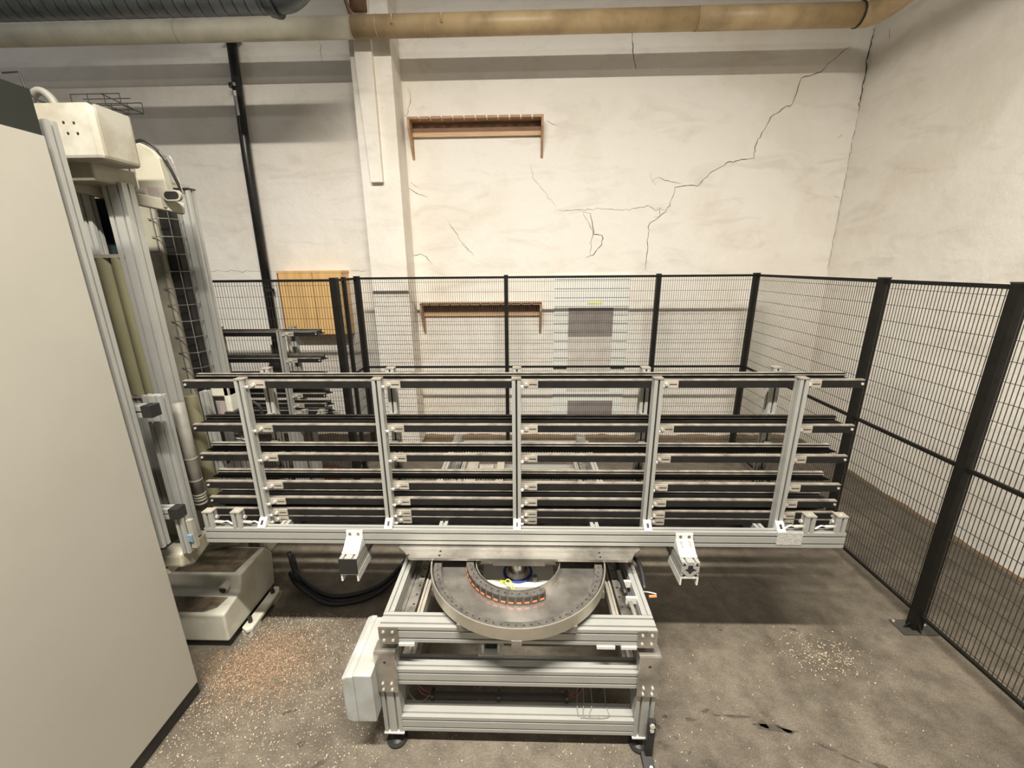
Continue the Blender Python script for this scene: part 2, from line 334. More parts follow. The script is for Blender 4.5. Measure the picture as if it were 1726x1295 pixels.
# guard posts
P = lambda nm, *a, **k: G().prof(*a, **k).build(nm, ALU, mac)
P('guard_post', 'z', .86, 2.60, -1.696, -1.655, 1.60, 1.64, 1, 1)
P('guard_post', 'z', .90, 2.43, -1.968, -1.88, 1.90, 1.94, 2, 1)
P('guard_post', 'z', .90, 2.45, -1.79, -1.70, 1.89, 1.95, 2, 1)
P('guard_post', 'z', .80, 1.545, -1.72, -1.635, 1.75, 1.79, 2, 1)
P('guard_post', 'z', .84, 1.47, -1.708, -1.672, 2.06, 2.10, 1, 1)
P('tall_post', 'z', .0, 2.505, -1.885, -1.80, 2.40, 2.445, 2, 1)
G().box(-1.89, -1.795, 2.395, 2.45, 2.505, 2.512).build('post_cap', BLACK, mac)
# olive covers
g = G()
for cx in (-1.888, -1.818): g.prism(arc(cx, 1.925, .036, 180, 360, 12), 'z', 1.505, 2.145)
o = g.build('ribbed_cover', OLIVE, mac)
G().box(-1.935, -1.77, 1.892, 1.925, 2.145, 2.16).box(-1.935, -1.77, 1.892, 1.925, 1.49, 1.505).build('cover_clip', ALUD, mac)
G().prism(arc(-1.735, 2.035, .036, 180, 360, 12), 'z', .84, 1.46).build('ribbed_cover', OLIVE, mac)
g = G().tube([(-1.665, 1.87, 1.475), (-1.667, 1.87, 1.2), (-1.668, 1.87, .9)], .0265, 14)
o = g.build('dust_hose', HOSEG, mac, smooth=True)
g = G()
for z in (1.18, 1.06, .98, .965, .95, .93): g.ring((-1.667, 1.87, z), (-1.667, 1.87, z+.006), .0285, 14)
g.build('hose_clamp', ALUD, mac)
# dark cable chain and wire guard beside the column
G().box(-1.945, -1.875, 2.34, 2.385, .9, 2.62).build('vertical_cable_chain', BLACK, mac)
g = G()
for x, y in ((-1.96, 2.31), (-1.915, 2.295), (-1.868, 2.31), (-1.862, 2.37)): g.tube([(x, y, 1.4), (x, y, 2.60)], .0022, 5)
for k in range(13):
    z = 1.45+k*.09; g.tube([(-1.985, 2.315, z), (-1.96, 2.31, z), (-1.915, 2.295, z), (-1.868, 2.31, z), (-1.862, 2.37, z), (-1.862, 2.40, z)], .0022, 5)
g.build('wire_guard', STEELD, mac)
# head
g = G().box(-2.45, -1.622, 1.755, 1.93, 2.505, 2.70); g.build('head_cover', mat('stained_head_paint', (.40, .385, .325), .45, 0, .1, 7, col2=(.27, .24, .18)), mac, bevel=.018, seg=3)
g = G()
for x, z in ((-1.745, 2.635), (-1.705, 2.633), (-1.738, 2.598), (-1.70, 2.597)): g.ring((x, 1.7555, z), (x, 1.7535, z), .0045, 10)
g.build('screw_hole', BLACK, mac)
G().box(-2.0, -1.72, 1.80, 2.0, 2.44, 2.508).build('head_underside', CREAM, mac, bevel=.01)
G().bar((-1.98, 1.80, 2.455), (-1.66, 2.16, 2.375), .05, .05).build('diagonal_beam', CREAM, mac, bevel=.004)
g = G().prism([(-1.80, 2.44), (-1.80, 2.62), (-1.785, 2.645), (-1.75, 2.65), (-1.70, 2.62), (-1.675, 2.585), (-1.665, 2.40)], 'y', 2.09, 2.13)
g.build('rounded_plate', CREAM, mac, bevel=.003)
g = G().tube([(-1.80, 2.11, 2.655), (-1.75, 2.11, 2.665), (-1.70, 2.11, 2.635), (-1.66, 2.11, 2.58), (-1.64, 2.15, 2.44)], .007, 6, sub=4); g.build('edge_cable', BLACK, mac)
g = G().tube([(-1.665, 2.12, 2.60), (-1.64, 2.12, 2.59), (-1.625, 2.12, 2.50), (-1.615, 2.12, 2.42)], .0018, 5, sub=4); g.build('thin_wire', STEELD, mac)
# slotted tab
def stad(cx, cz, L_, r, n=8): return [(cx+L_/2+r*math.cos(math.radians(a)), cz+r*math.sin(math.radians(a))) for a in [-90+180*i/n for i in range(n+1)]]+[(cx-L_/2+r*math.cos(math.radians(a)), cz+r*math.sin(math.radians(a))) for a in [90+180*i/n for i in range(n+1)]]
G().prism(stad(-1.641, 2.425, .04, .024), 'y', 2.075, 2.09).build('slotted_tab', ALUD, mac)
G().prism(stad(-1.641, 2.425, .036, .017), 'y', 2.0745, 2.076).build('tab_slot', BLACK, mac)
G().box(-1.757, -1.703, 2.085, 2.11, 2.385, 2.462).build('mounting_plate', PANG, mac)
G().box(-1.703, -1.685, 2.08, 2.11, 2.375, 2.46).build('mounting_plate', ALUD, mac)
G().ring((-1.86, 2.09, 2.435), (-1.757, 2.09, 2.435), .024, 14).build('guide_roller', ALUD, mac, smooth=False)
# side arms carrying square end caps
for z0, nm in ((1.478, 'a'), (.975, 'b')):
    a = G().prof('x', -1.80, -1.64, 1.655, 1.70, z0, z0+.05, 1, 1).build('side_arm', ALU, mac)
    G().box(-1.64, -1.597, 1.65, 1.70, z0, z0+.053).build('end_cap', BLACK, a)
G().box(-1.765, -1.735, 1.64, 1.72, 1.47, 1.52).build('arm_bracket', ALUW, mac, bevel=.006)
G().box(-1.745, -1.70, 1.64, 1.655, 1.46, 1.51).build('arm_bracket', ALUW, mac, bevel=.003)
G().prof('z', .78, .985, -1.635, -1.60, 1.665, 1.70, 1, 1).build('guard_post', ALU, mac)
G().box(-1.597, -1.572, 1.68, 1.70, .80, .95).build('valve_block', ALUD, mac)
G().box(-1.60, -1.578, 1.672, 1.69, .84, .875).build('air_fitting', mat('blue_grey_fitting', (.15, .25, .32), .5), mac)
G().prism([(1.70, .79), (1.66, .775), (1.65, .71), (1.72, .675), (1.84, .71), (1.84, .79)], 'x', -1.745, -1.64).build('cast_bracket', CREAM, mac, bevel=.012)
G().box(-1.78, -1.725, 1.66, 1.72, .655, .70).build('cast_bracket', CASTW, mac, bevel=.01)
# switch box with window frame beside the tall post
G().box(-1.70, -1.60, 2.13, 2.20, 1.42, 1.50).box(-1.635, -1.60, 2.13, 2.20, 1.33, 1.50).build('sensor_housing', CASTW, mac, bevel=.008)
G().box(-1.70, -1.632, 2.15, 2.19, 1.30, 1.425).build('sensor_window', PANG, mac)
G().box(-1.64, -1.58, 2.12, 2.17, 1.30, 1.335).build('sensor_foot', BLACK, mac)
g = G().tube([(-1.58, 2.15, 1.31), (-1.55, 2.15, 1.36), (-1.50, 2.15, 1.385), (-1.46, 2.15, 1.36), (-1.45, 2.15, 1.30)], .008, 8, sub=4); g.build('sensor_cable', CABLE, mac)
g = G()
for k in range(9):
    a = random.uniform(0, 3); g.tube([(-1.66+random.uniform(0, .14), 2.14, 1.16+random.uniform(0, .09)), (-1.62+random.uniform(0, .12), 2.13, 1.15+random.uniform(0, .12)), (-1.60+random.uniform(0, .1), 2.14, 1.12+random.uniform(0, .1))], .007, 6, sub=3)
g.build('fitting_cluster', STEELD, mac)
# hose and basket on top
g = G().tube([(-2.10, 1.99, 2.74), (-2.087, 1.98, 2.782), (-2.062, 1.98, 2.812), (-2.03, 1.98, 2.82), (-2.0, 1.98, 2.80), (-1.982, 1.98, 2.765), (-1.975, 1.98, 2.70)], .016, 12, sub=4); g.build('corrugated_hose', HOSEG, mac, smooth=True)
g = G()
for dz in (2.885, 2.838):
    for y in (2.2, 2.26, 2.32): g.tube([(-2.12, y, dz), (-1.885, y, dz)], .0022, 5)
for x in (-2.12, -2.04, -1.96, -1.885):
    g.tube([(x, 2.2, 2.885), (x, 2.2, 2.838), (x, 2.32, 2.838), (x, 2.32, 2.885)], .0022, 5)
g.tube([(-1.97, 2.2, 2.885), (-1.885, 2.32, 2.838)], .003, 5)
for x in (-2.1, -2.0): g.tube([(x, 2.26, 2.838), (x, 2.3, 2.5)], .003, 5)
g.build('wire_basket', BLACK, mac)
g = G().tube([(-2.12, 1.93, 2.87), (-2.05, 1.93, 2.872), (-2.04, 1.93, 2.80), (-2.0, 1.93, 2.77), (-1.96, 1.93, 2.755), (-1.95, 1.93, 2.69)], .004, 6); g.build('cable_hook', BLACK, mac)

# ------------------------------------------------------------------ storage rack
XP = [-1.29, -.661, -.032, .597, 1.226]
LV = [1.597, 1.380, 1.227, 1.077, .989, .926, .886]
RV = [1.603, 1.388, 1.239, 1.088, .985, .925, .885]
rack = thing('storage_rack', 'long aluminium rack with black rails, resting on the turntable in front', 'rack', (-.03, 1.88, .70))
def bm(nm, *a, **k): return G().prof(*a, **k).build(nm, ALU, rack)
bm('front_beam', 'x', -1.575, 1.525, 1.745, 1.785, .784, .864, nu=1, nv=2)
bm('rear_beam', 'x', -1.575, 1.525, 1.985, 2.025, .784, .864, nu=1, nv=2)
G().box(-1.57, 1.52, 1.786, 1.984, .785, .789).build('shadow_plate', STEELD, rack)  # unseen plate added to make the rack's floor shadow more solid
for x in (-1.2, -.4, .35, 1.15): bm('cross_beam', 'y', 1.786, 1.984, x-.02, x+.02, .79, .86, nu=1, nv=1)
# note: profile axis y uses (x, z) section
pst = None
for row, y0 in (('front', 1.785), ('rear', 1.985)):
    for x in XP:
        zt = 1.612
        lo = .79 if row == 'front' else .864
        p = bm('upright', 'z', lo+.002, zt-.004, x-.02, x+.02, y0 + (.0005 if row == 'front' else 0), y0+.04, nu=1, nv=1)
        G().box(x-.0215, x+.0215, y0-.001, y0+.0415, zt-.004, zt+.002).build('end_cap', DUST, p)
        G().box(x-.004, x+.004, y0-.0004+.009, y0+.0105, lo+.01, zt-.006).build('slot_shade', BLACK, p)  # black strip in the slot stands in for the shade inside it
def front_rail(z):
    h = .038 if z > .93 else .036
    g = G().box(-1.58, 1.515, 1.827, 1.845, z-h, z, 0, top=1)
    g.box(-1.58, 1.515, 1.8265, 1.828, z-.005, z, 1)
    r = g.build('front_rail', [RUB, DUST], rack)
    for x in (-1.571, 1.506): G().ring((x, 1.827, z-.02), (x, 1.824, z-.02), .006, 10).build('end_screw', BOLT, r)
    return r
def rear_rail(z, i):
    g = G().box(-1.59, 1.50, 1.925, 1.945, z-.006, z, 0, top=1)
    g.box(-1.59, 1.50, 1.928, 1.943, z-.022, z-.006, 0)
    g.box(-1.59, 1.50, 1.922, 1.928, z-.012, z-.008, 1)
    g.prism([(-1.59, z-.022), (-1.62, z-.036), (-1.59, z-.040), (1.50, z-.040), (1.535, z-.036), (1.50, z-.022)], 'y', 1.918, 1.935, 0)
    r = g.build('rear_rail', [RUB, DUST], rack)
    g = G(); nT = 240; L_ = 3.09/nT
    for k in range(nT):
        x = -1.59+k*L_; d = .004+.003*random.random()
        g.add([(x, 1.919, z-.040), (x+L_, 1.919, z-.040), (x+L_*.5, 1.919, z-.040-d), (x, 1.930, z-.040), (x+L_, 1.930, z-.040), (x+L_*.5, 1.930, z-.040-d)], [(0, 1, 2), (5, 4, 3), (0, 2, 5, 3), (2, 1, 4, 5)])
        if i == 0: g.box(x+.002, x+L_-.003, 1.9165, 1.918, z-.034, z-.027)
    g.build('brush_teeth', BLACK if i else CHAIN, r, stuff=True)
    return r
for z in LV: front_rail(z)
for i, z in enumerate(RV): rear_rail(z, i)
# slotted brackets
def bracket(x, z, front=True):
    g = G().box(x+.0205, x+.098, 1.8205, 1.8265, z-.036, z-.003)
    b = g.build('slotted_bracket', ALUD, rack)
    G().box(x+.058, x+.092, 1.8198, 1.8206, z-.0215, z-.0175).build('slot', BLACK, b)
    h = G().ring((x+.044, 1.8205, z-.019), (x+.044, 1.812, z-.019), .0075, 10).ring((x+.0205, 1.806, z-.026), (x+.031, 1.806, z-.026), .0075, 10)
    h.build('bracket_bolts', BOLT, b, stuff=True)
for x in XP:
    for z in LV: bracket(x, z)
for x in XP:     # rear rail spacers to the rear uprights
    for z in RV: G().box(x-.016, x+.016, 1.945, 1.985, z-.03, z-.006).build('rail_spacer', STEELD, rack)
# foot angles
for x in XP:
    a = G().prism([(1.7455, .8645), (1.785, .8645), (1.785, .905), (1.779, .905), (1.7455, .870)], 'x', x-.019, x+.019).build('corner_angle', ALUW, rack, bevel=.002)
    c = math.sqrt(.5)
    G().add([(x-.006, 1.7545, .8784), (x+.006, 1.7545, .8784), (x+.006, 1.770, .8950), (x-.006, 1.770, .8950)], [(0, 1, 2, 3)]).move((0, -.0008, .0008)).build('angle_slot', BLACK, a)
# short stub posts at the ends
for x in (-1.545, -1.405, 1.35, 1.495):
    p = bm('stub_post', 'z', .866, .948, x-.022, x+.022, 1.746, 1.784, nu=1, nv=1)
    G().box(x-.024, x+.024, 1.744, 1.786, .948, .954).ring((x, 1.765, .954), (x, 1.765, .957), .006, 8, mi=1).build('end_cap', [ALUD, BOLT], p)
for x, s in ((-1.545, 1), (-1.405, 1), (1.35, -1), (1.495, -1)):
    G().ring((x+s*.022, 1.765, .89), (x+s*.06, 1.765, .888), .007, 8).ring((x+s*.03, 1.765, .918), (x+s*.04, 1.765, .918), .009, 8).tube([(x+s*.06, 1.765, .888), (x+s*.08, 1.765, .892), (x+s*.105, 1.765, .876)], .004, 6, sub=3).build('tension_screw', BOLT, rack)
# protruding arms
for i, x in enumerate((-.823, .765)):
    a = bm('support_arm', 'y', 1.632, 2.10, x-.041, x+.041, .704, .784, nu=2, nv=2)
    if i == 0: G().box(x-.042, x+.042, 1.626, 1.632, .704, .785).build('end_cap', BLACK, a)
    else:
        g = G()
        g.prism([(x-.024, .744), (x-.012, .750), (x-.010, .768), (x+.010, .768), (x+.012, .752), (x+.028, .744), (x+.012, .738), (x, .722), (x-.012, .738)], 'y', 1.6315, 1.6305)
        for dx in (-.028, .028):
            for dz in (.716, .772): g.ring((x+dx, 1.6315, dz), (x+dx, 1.6305, dz), .006, 8)
        g.build('profile_core', BLACK, a)
    g = G().prism([(x-.042, .660), (x-.034, .660), (x-.034, .696), (x+.034, .696), (x+.034, .660), (x+.042, .660), (x+.042, .704), (x-.042, .704)], 'y', 1.632, 1.80)
    g.build('channel_rail', ALUW, a)
    br = G().prism([(1.745, .862), (1.737, .866), (1.732, .862), (1.730, .836), (1.678, .796), (1.664, .794), (1.662, .785), (1.745, .785)], 'x', x-.04, x+.04).build('angle_bracket', ALUW, rack, bevel=.002)
    g = G()
    for dx in (-.020, .020):
        g.add([(x+dx-.006, 1.722, .831), (x+dx+.006, 1.722, .831), (x+dx+.007, 1.700, .8145), (x+dx-.005, 1.700, .8145)], [(0, 1, 2, 3)]).ring((x+dx, 1.7305, .850), (x+dx, 1.7285, .850), .007, 8)
    g.v = [(p[0], p[1]-.001, p[2]+.001) for p in g.v]
    g.build('bracket_hole', STEELD, br, stuff=True)
# sticker plate
lab(G().box(1.205, 1.325, 1.7425, 1.745, .80, .868).build('type_plate', PLATE, rack), 'worn grey type plate with unreadable lines')
G().tube([(.98, 1.80, .778), (1.05, 1.80, .760), (1.13, 1.80, .752), (1.22, 1.80, .766), (1.32, 1.80, .776), (1.45, 1.8, .778)], .009, 8, sub=4).build('hanging_cable', CABLE, rack)
G().tube([(-1.25, 1.80, .778), (-1.15, 1.80, .765), (-1.02, 1.80, .762), (-.95, 1.80, .778)], .009, 8, sub=4).build('hanging_cable', CABLE, rack)

# second rack: same kind, parked behind at left
rack2 = copy_tree(rack); rack2.location = (-.03-3.175, 1.88+1.475, .70)
rack2['label'] = 'second black-railed aluminium rack, half hidden behind the tall machine posts'
rack['group'] = rack2['group'] = 'bar storage racks'
s2 = thing('support_stand', 'grey aluminium stand under the second rack at back left', 'stand', (-2.2, 3.35, 0))
for x in (-2.6, -1.93):
    for y in (3.24, 3.48): G().prof('z', 0, .782, x-.04, x+.04, y-.04, y+.04, 2, 2).build('leg', ALU, s2)
for y in (3.24, 3.48): G().prof('x', -2.56, -1.97, y-.02, y+.02, .20, .28, 1, 2).build('cross_beam', ALUD, s2)
cr = thing('wooden_crate', 'low dark red-brown wooden crate on floor beneath the second rack', 'crate', (-2.2, 3.62, 0))
G().box(-2.75, -1.86, 3.54, 3.77, 0, .16).build('crate_body', REDW, cr)
for k in range(3): G().box(-2.75, -1.86, 3.545+k*.075, 3.61+k*.075, .16, .172).build('plank', REDW, cr)

# ------------------------------------------------------------------ turntable base
base = thing('turntable_base', 'low aluminium profile frame carrying the round turntable and chain tray', 'frame', (-.03, 1.4, 0))
def bb(nm, *a, m_=ALU, **k): return G().prof(*a, **k).build(nm, m_, base)
XL, XR, Y0, Y1 = -.60, .543, 1.362, 3.27
bb('top_front_beam', 'x', XL, XR, Y0+.006, Y0+.084, .590, .668, nu=2, nv=2)
bb('top_rear_beam', 'x', XL, XR, Y1-.08, Y1, .588, .668, nu=2, nv=2)
for x in (XL, XR-.042): bb('top_side_beam', 'y', Y0+.086, Y1-.082, x, x+.042, .588, .668, nu=1, nv=2)
for x, s in ((-.557, 1), (.499, -1)):
    xs = sorted((x, x+s*.04)); bb('inner_beam', 'y', Y0+.09, Y1-.085, xs[0], xs[1], .555, .60, nu=1, nv=1, m_=STEELD)
    xc = x+s*.055; r = G().box(xc-.014, xc+.014, Y0+.09, Y1-.085, .565, .612).build('linear_rail', STEELD, base)
    g = G()
    for k in range(30): g.ring((xc, 1.49+k*.058, .612), (xc, 1.49+k*.058, .6127), .0055, 8)
    g.build('rail_holes', BLACK, r, stuff=True)
    xs = sorted((x+s*.078, x+s*.105)); bb('inner_beam', 'y', Y0+.09, Y1-.085, xs[0], xs[1], .565, .605, nu=1, nv=1, m_=ALUD)
for x in (XL, XR-.08):
    p = G().box(x, x+.08, Y0, Y0+.006, .585, .668).build('corner_plate', STEEL, base)
    g = G()
    for dx in (.02, .058):
        for dz in (.605, .648): g.ring((x+dx, Y0, dz), (x+dx, Y0-.003, dz), .006, 10)
    g.build('plate_bolts', BOLT, p, stuff=True)
LX = (-.622, .482)
for x in LX:
    for y in (Y0, Y1-.08):
        l = bb('leg', 'z', .085, .545, x, x+.08, y, y+.08, nu=2, nv=2)
        G().box(x-.004, x+.086, y-.004, y+.084, .078, .085).build('foot_plate', ALUW, l)
        G().ring((x+.04, y+.04, .012), (x+.04, y+.04, .078), .008, 10).build('foot_stud', STEELD, l)
        G().ring((x+.04, y+.03, 0), (x+.04, y+.03, .012), .046, 24).ring((x+.04, y+.03, .012), (x+.04, y+.03, .02), .03, 20, r2=.018).build('foot_disc', BLACK, l)
    p = G().box(x-.006, x+.084, Y0-.012, Y0, .335, .548).box(x-.006, x+.084, Y0, Y0+.05, .5455, .550).build('leg_plate', STEEL, base, bevel=.0015)
    g = G().ring((x+.038, Y0-.012, .50), (x+.038, Y0-.0125, .50), .006, 10)
    g.build('plate_hole', BLACK, p)
    g = G()
    for dx in (.020, .058):
        for dz in (.352, .385): g.ring((x+dx, Y0-.012, dz), (x+dx, Y0-.017, dz), .0055, 10)
    g.build('plate_bolts', BOLT, p, stuff=True)
bb('middle_front_beam', 'x', LX[0]+.08, LX[1], Y0+.002, Y0+.078, .365, .447, nu=2, nv=2)
bb('lower_front_beam', 'x', LX[0]+.08, LX[1], Y0+.002, Y0+.078, .092, .176, nu=2, nv=2)
bb('lower_rear_beam', 'x', LX[0]+.08, LX[1], Y1-.078, Y1-.002, .092, .176, nu=2, nv=2)
bb('middle_rear_beam', 'x', LX[0]+.08, LX[1], Y1-.078, Y1-.002, .365, .447, nu=2, nv=2)
for x in LX:
    bb('lower_side_beam', 'y', Y0+.08, Y1-.08, x+.02, x+.06, .10, .17, nu=1, nv=2)
    bb('middle_side_beam', 'y', Y0+.08, Y1-.08, x+.02, x+.06, .37, .445, nu=1, nv=2)
for x in (-.565, .525):
    for y in (Y0+.045, Y1-.04): G().box(x-.018, x+.018, y-.02, y+.03, .545, .59).build('slide_block', STEELD, base)
for x0, x1 in ((-.52, -.455), (.30, .375), (.40, .463)): G().box(x0, x1, Y0+.0, Y0+.05, .575, .588).build('guide_pad', ALUW, base)
g = G().box(-.20, -.09, 1.43, 1.50, .448, .458).box(-.185, -.175, 1.44, 1.49, .458, .50).box(-.115, -.105, 1.44, 1.49, .458, .50).build('fork_bracket', ALUW, base)
G().box(-.17, -.12, 1.46, 1.54, .46, .60).build('drive_belt', BLACK, base)
# junction box on the left flank
jb = G().prism([(-.735, .245), (-.715, .240), (-.715, .232), (-.626, .232), (-.626, .485), (-.735, .485)], 'y', 1.30, 1.60).build('junction_box', PBOX, base, bevel=.008)
jb.location = (0, 0, 0)
G().prism([(-.748, .25), (-.748, .478), (-.724, .489), (-.700, .489), (-.700, .24), (-.724, .24)], 'y', 1.292, 1.608).build('box_lid', PBOX, jb, bevel=.006)
G().tube([(-.74, 1.45, .36), (-.765, 1.47, .35), (-.77, 1.53, .30), (-.74, 1.58, .25), (-.70, 1.6, .2)], .013, 8, sub=4).build('box_cable', CABLE, jb)
# foam sleeve and wires on the lower beam
sl = G().ring((-.425, 1.455, .190), (.205, 1.455, .190), .0145, 14).build('foam_sleeve', mat('dark_foam', (.05, .046, .04), .9), base)
g = G()
for x in (-.42, -.115, .195): G().box(x-.008, x+.008, 1.436, 1.475, .172, .208).build('cable_strap', BLACK, sl)
for k in range(9):
    a = random.uniform(-.008, .008)
    g.tube([(-.54, 1.50+a, .32+a*2), (-.51, 1.48, .25+a), (-.47, 1.46+a, .205+a), (-.425, 1.455, .19+a*.6)], .0042, 6, mi=k % 2, sub=4)
    g.tube([(.205, 1.455, .19+a*.6), (.25, 1.47+a, .205+a), (.285, 1.50, .26+a*2), (.29+a, 1.52, .35)], .0042, 6, mi=k % 2, sub=4)
g.tube([(-.535, 1.45, .215), (-.50, 1.43, .19), (-.46, 1.43, .185), (-.43, 1.45, .2)], .003, 6, mi=2, sub=4)
for dx in (0, .02, .045): g.tube([(.25+dx, 1.5, .30), (.24+dx*1.5, 1.43, .20), (.245+dx, 1.38, .178), (.29+dx, 1.375, .178)], .0022, 5, mi=2+(dx > .04)*0, sub=4)
g.tube([(.365, 1.47, .25), (.37, 1.42, .182), (.37, 1.375, .179), (.25, 1.372, .179)], .0022, 5, mi=2, sub=3)
g.tube([(-.36, 1.5, .36), (-.32, 1.47, .23)], .003, 5, mi=1).tube([(-.34, 1.5, .36), (-.30, 1.47, .23)], .003, 5, mi=1)
g.build('loose_wires', [REDC, CABLE, HOSEG], sl, stuff=True)
# black floor strap on the right leg
g = G().box(.530, .562, 1.325, 1.345, .0, .225).prism([(1.345, .0), (1.345, .03), (1.25, .012), (1.25, 0)], 'x', .515, .562)
s_ = g.build('floor_strap', BLACK, base, bevel=.002)
G().ring((.546, 1.325, .208), (.546, 1.318, .208), .011, 12).ring((.546, 1.325, .184), (.546, 1.318, .184), .009, 12).ring((.545, 1.285, .018), (.545, 1.283, .026), .007, 10).build('strap_bolts', BOLT, s_, stuff=True)
# hose and orange plug on the right flank
g = G().tube([(.455, 1.55, .68), (.452, 1.69, .69), (.466, 1.755, .70), (.507, 1.785, .70), (.552, 1.755, .70), (.562, 1.69, .69), (.555, 1.60, .66)], .011, 10, sub=4); g.build('air_hose', CABLE, base, smooth=True)
g = G().tube([(.463, 1.66, .655), (.468, 1.58, .65), (.476, 1.50, .65), (.482, 1.46, .63)], .010, 10, sub=3); c_ = g.build('air_pipe', HOSEG, base, smooth=True)
G().box(.448, .50, 1.635, 1.648, .64, .672).build('pipe_clip', ALUW, c_)
G().box(.455, .505, 1.535, 1.548, .64, .672).build('pipe_clip', ALUW, c_)
g = G().tube([(.545, 1.60, .65), (.57, 1.585, .66), (.60, 1.575, .66)], .003, 6, mi=1, sub=3).ring((.565, 1.565, .655), (.598, 1.567, .655), .006, 8).build('orange_plug', [ORC, BOLT], base)
# turntable: plate, tray, rims, links
RC = (-.028, 1.69)
pl = [(-.52, 1.656), (.485, 1.656), (.505, 1.66), (.512, 1.675), (.525, 1.70), (.56, 1.73), (.56, 2.1), (-.61, 2.1), (-.61, 1.73), (-.575, 1.70), (-.555, 1.675), (-.545, 1.66)]
tt = G().prism(pl, 'z', .762, .775).build('turntable_plate', STEEL, base)
tt['label'] = 'brushed steel plate with rounded corners'
g = G()
for x, y in ((-.55, 1.675), (.53, 1.68), (-.40, 1.675), (-.40, 1.705), (.36, 1.675), (.36, 1.705)): g.ring((x, y, .775), (x, y, .7757), .006, 10)
g.build('plate_holes', BLACK, tt, stuff=True)
def annulus(r0, r1, z0, z1, a0=0, a1=360, n=72):
    g = G(); full = abs(a1-a0) >= 360; A = [math.radians(a0+(a1-a0)*i/n) for i in range(n if full else n+1)]
    vs = []
    for a in A:
        for r, z in ((r0, z0), (r1, z0), (r1, z1), (r0, z1)): vs.append((RC[0]+r*math.cos(a), RC[1]+r*math.sin(a), z))
    fs = []
    for i in range(n):
        j = (i+1) % len(A)
        for k in range(4): fs.append((i*4+k, j*4+k, j*4+(k+1) % 4, i*4+(k+1) % 4))
    if not full: fs += [(3, 2, 1, 0), tuple((len(A)-1)*4+k for k in range(4))]
    return g.add(vs, [tuple(reversed(f)) for f in fs])
tr = annulus(.20, .408, .700, .708).build('chain_tray', STEEL, base)
annulus(.4035, .409, .700, .757, n=96).build('outer_rim', mat('rim_steel', (.52, .48, .40), .38, .7, .1, 6), tr, smooth=False)
annulus(.197, .2015, .675, .748).build('inner_rim', STEEL, tr)
for k in range(5):
    a = math.radians(200+k*35); x, y = RC[0]+.39*math.cos(a), RC[1]+.39*math.sin(a)
    G().box(x-.02, x+.02, y-.02, y+.02, .668, .70).build('tray_foot', STEELD, tr)
def links(r, a0, a1, step, z0, z1, wdt, openside=False):
    a = a0
    while a < a1:
        ln = math.radians(step)*r*.62
        g = G().box(-ln, ln*.55, -wdt/2, wdt/2, z0, z1)
        g.ring((ln*.55, 0, z0), (ln*.55, 0, z1-.001), wdt*.42, 10)
        g.ring((ln*.1, 0, z1), (ln*.1, 0, z1+.0012), .0035, 8, mi=1)
        if openside:
            g.box(-ln*.5, ln*.5, -wdt/2-.001, -wdt/2, z0+.007, z1-.007, 1)
            g.box(-ln*.5, ln*.5, -wdt/2-.0025, -wdt/2-.001, z0+.009, z0+.017, 2)
        th = math.radians(a)+math.pi/2
        rot = Matrix.Rotation(th, 4, 'Z')
        g.v = [tuple(Matrix.Translation((RC[0]+r*math.cos(math.radians(a)), RC[1]+r*math.sin(math.radians(a)), 0)) @ rot @ Vector(p)) for p in g.v]
        g.build('chain_link', [CHAIN, BLACK, ORC], base)
        a += step
links(.378, 182, 358, 4.6, .709, .742, .034)
links(.226, 176, 300, 8.0, .709, .752, .034, openside=True)
# centre bearing
G().box(-.145, .100, 1.655, 1.72, .735, .760).build('hub_block', STEEL, base, bevel=.002)
G().box(-.205, .150, 1.675, 1.83, .575, .60).build('hub_plate', ALUW, base, bevel=.002)
G().box(-.18, -.14, 1.685, 1.70, .45, .575).box(.09, .13, 1.685, 1.70, .45, .575).build('hub_support', ALUW, base)
G().ring((-.03, 1.77, .60), (-.03, 1.77, .612), .074, 32).build('bearing_seal', BLUE, base)
G().ring((-.03, 1.77, .612), (-.03, 1.77, .63), .062, 28, r2=.05).ring((-.03, 1.77, .63), (-.03, 1.77, .735), .035, 20).build('bearing', STEEL, base)
G().ring((.055, 1.715, .60), (.055, 1.715, .63), .012, 14).build('sensor_stud', HOSEG, base)
g = G().tube([(-.105, 1.70, .606), (-.09, 1.68, .625), (-.06, 1.65, .62), (-.045, 1.62, .60)], .003, 6, sub=4).tube([(-.095, 1.70, .606), (-.075, 1.69, .63), (-.05, 1.65, .63), (-.04, 1.61, .60)], .003, 6, sub=4)
g.box(-.115, -.095, 1.69, 1.71, .60, .612); g.build('earth_wire', YEL, base)
g = G().box(-.10, .09, 1.72, 1.95, .45, .575); g.build('drive_housing', BLACK, base)
# rear drive parts seen through the rack
G().prof('x', XL+.06, XR-.06, 2.50, 2.58, .50, .58, 2, 2).build('cross_beam', ALU, base)
G().ring((-.345, 3.0, .50), (-.235, 3.0, .50), .075, 20).build('drive_motor', ALUD, base)
G().box(-.205, -.15, 2.7, 3.18, .59, .60).build('cream_cover_strip', CREAM, base)
G().box(-.45, -.36, 2.75, 3.1, .49, .56).build('terminal_block', ALUD, base)
G().prof('x', XL+.06, XR-.06, 2.86, 2.94, .50, .58, 2, 2).build('cross_beam', ALUD, base)
for x in (-.54, .47): G().box(x-.035, x+.035, 3.17, 3.24, .668, .735).build('end_bracket', STEELD, base)

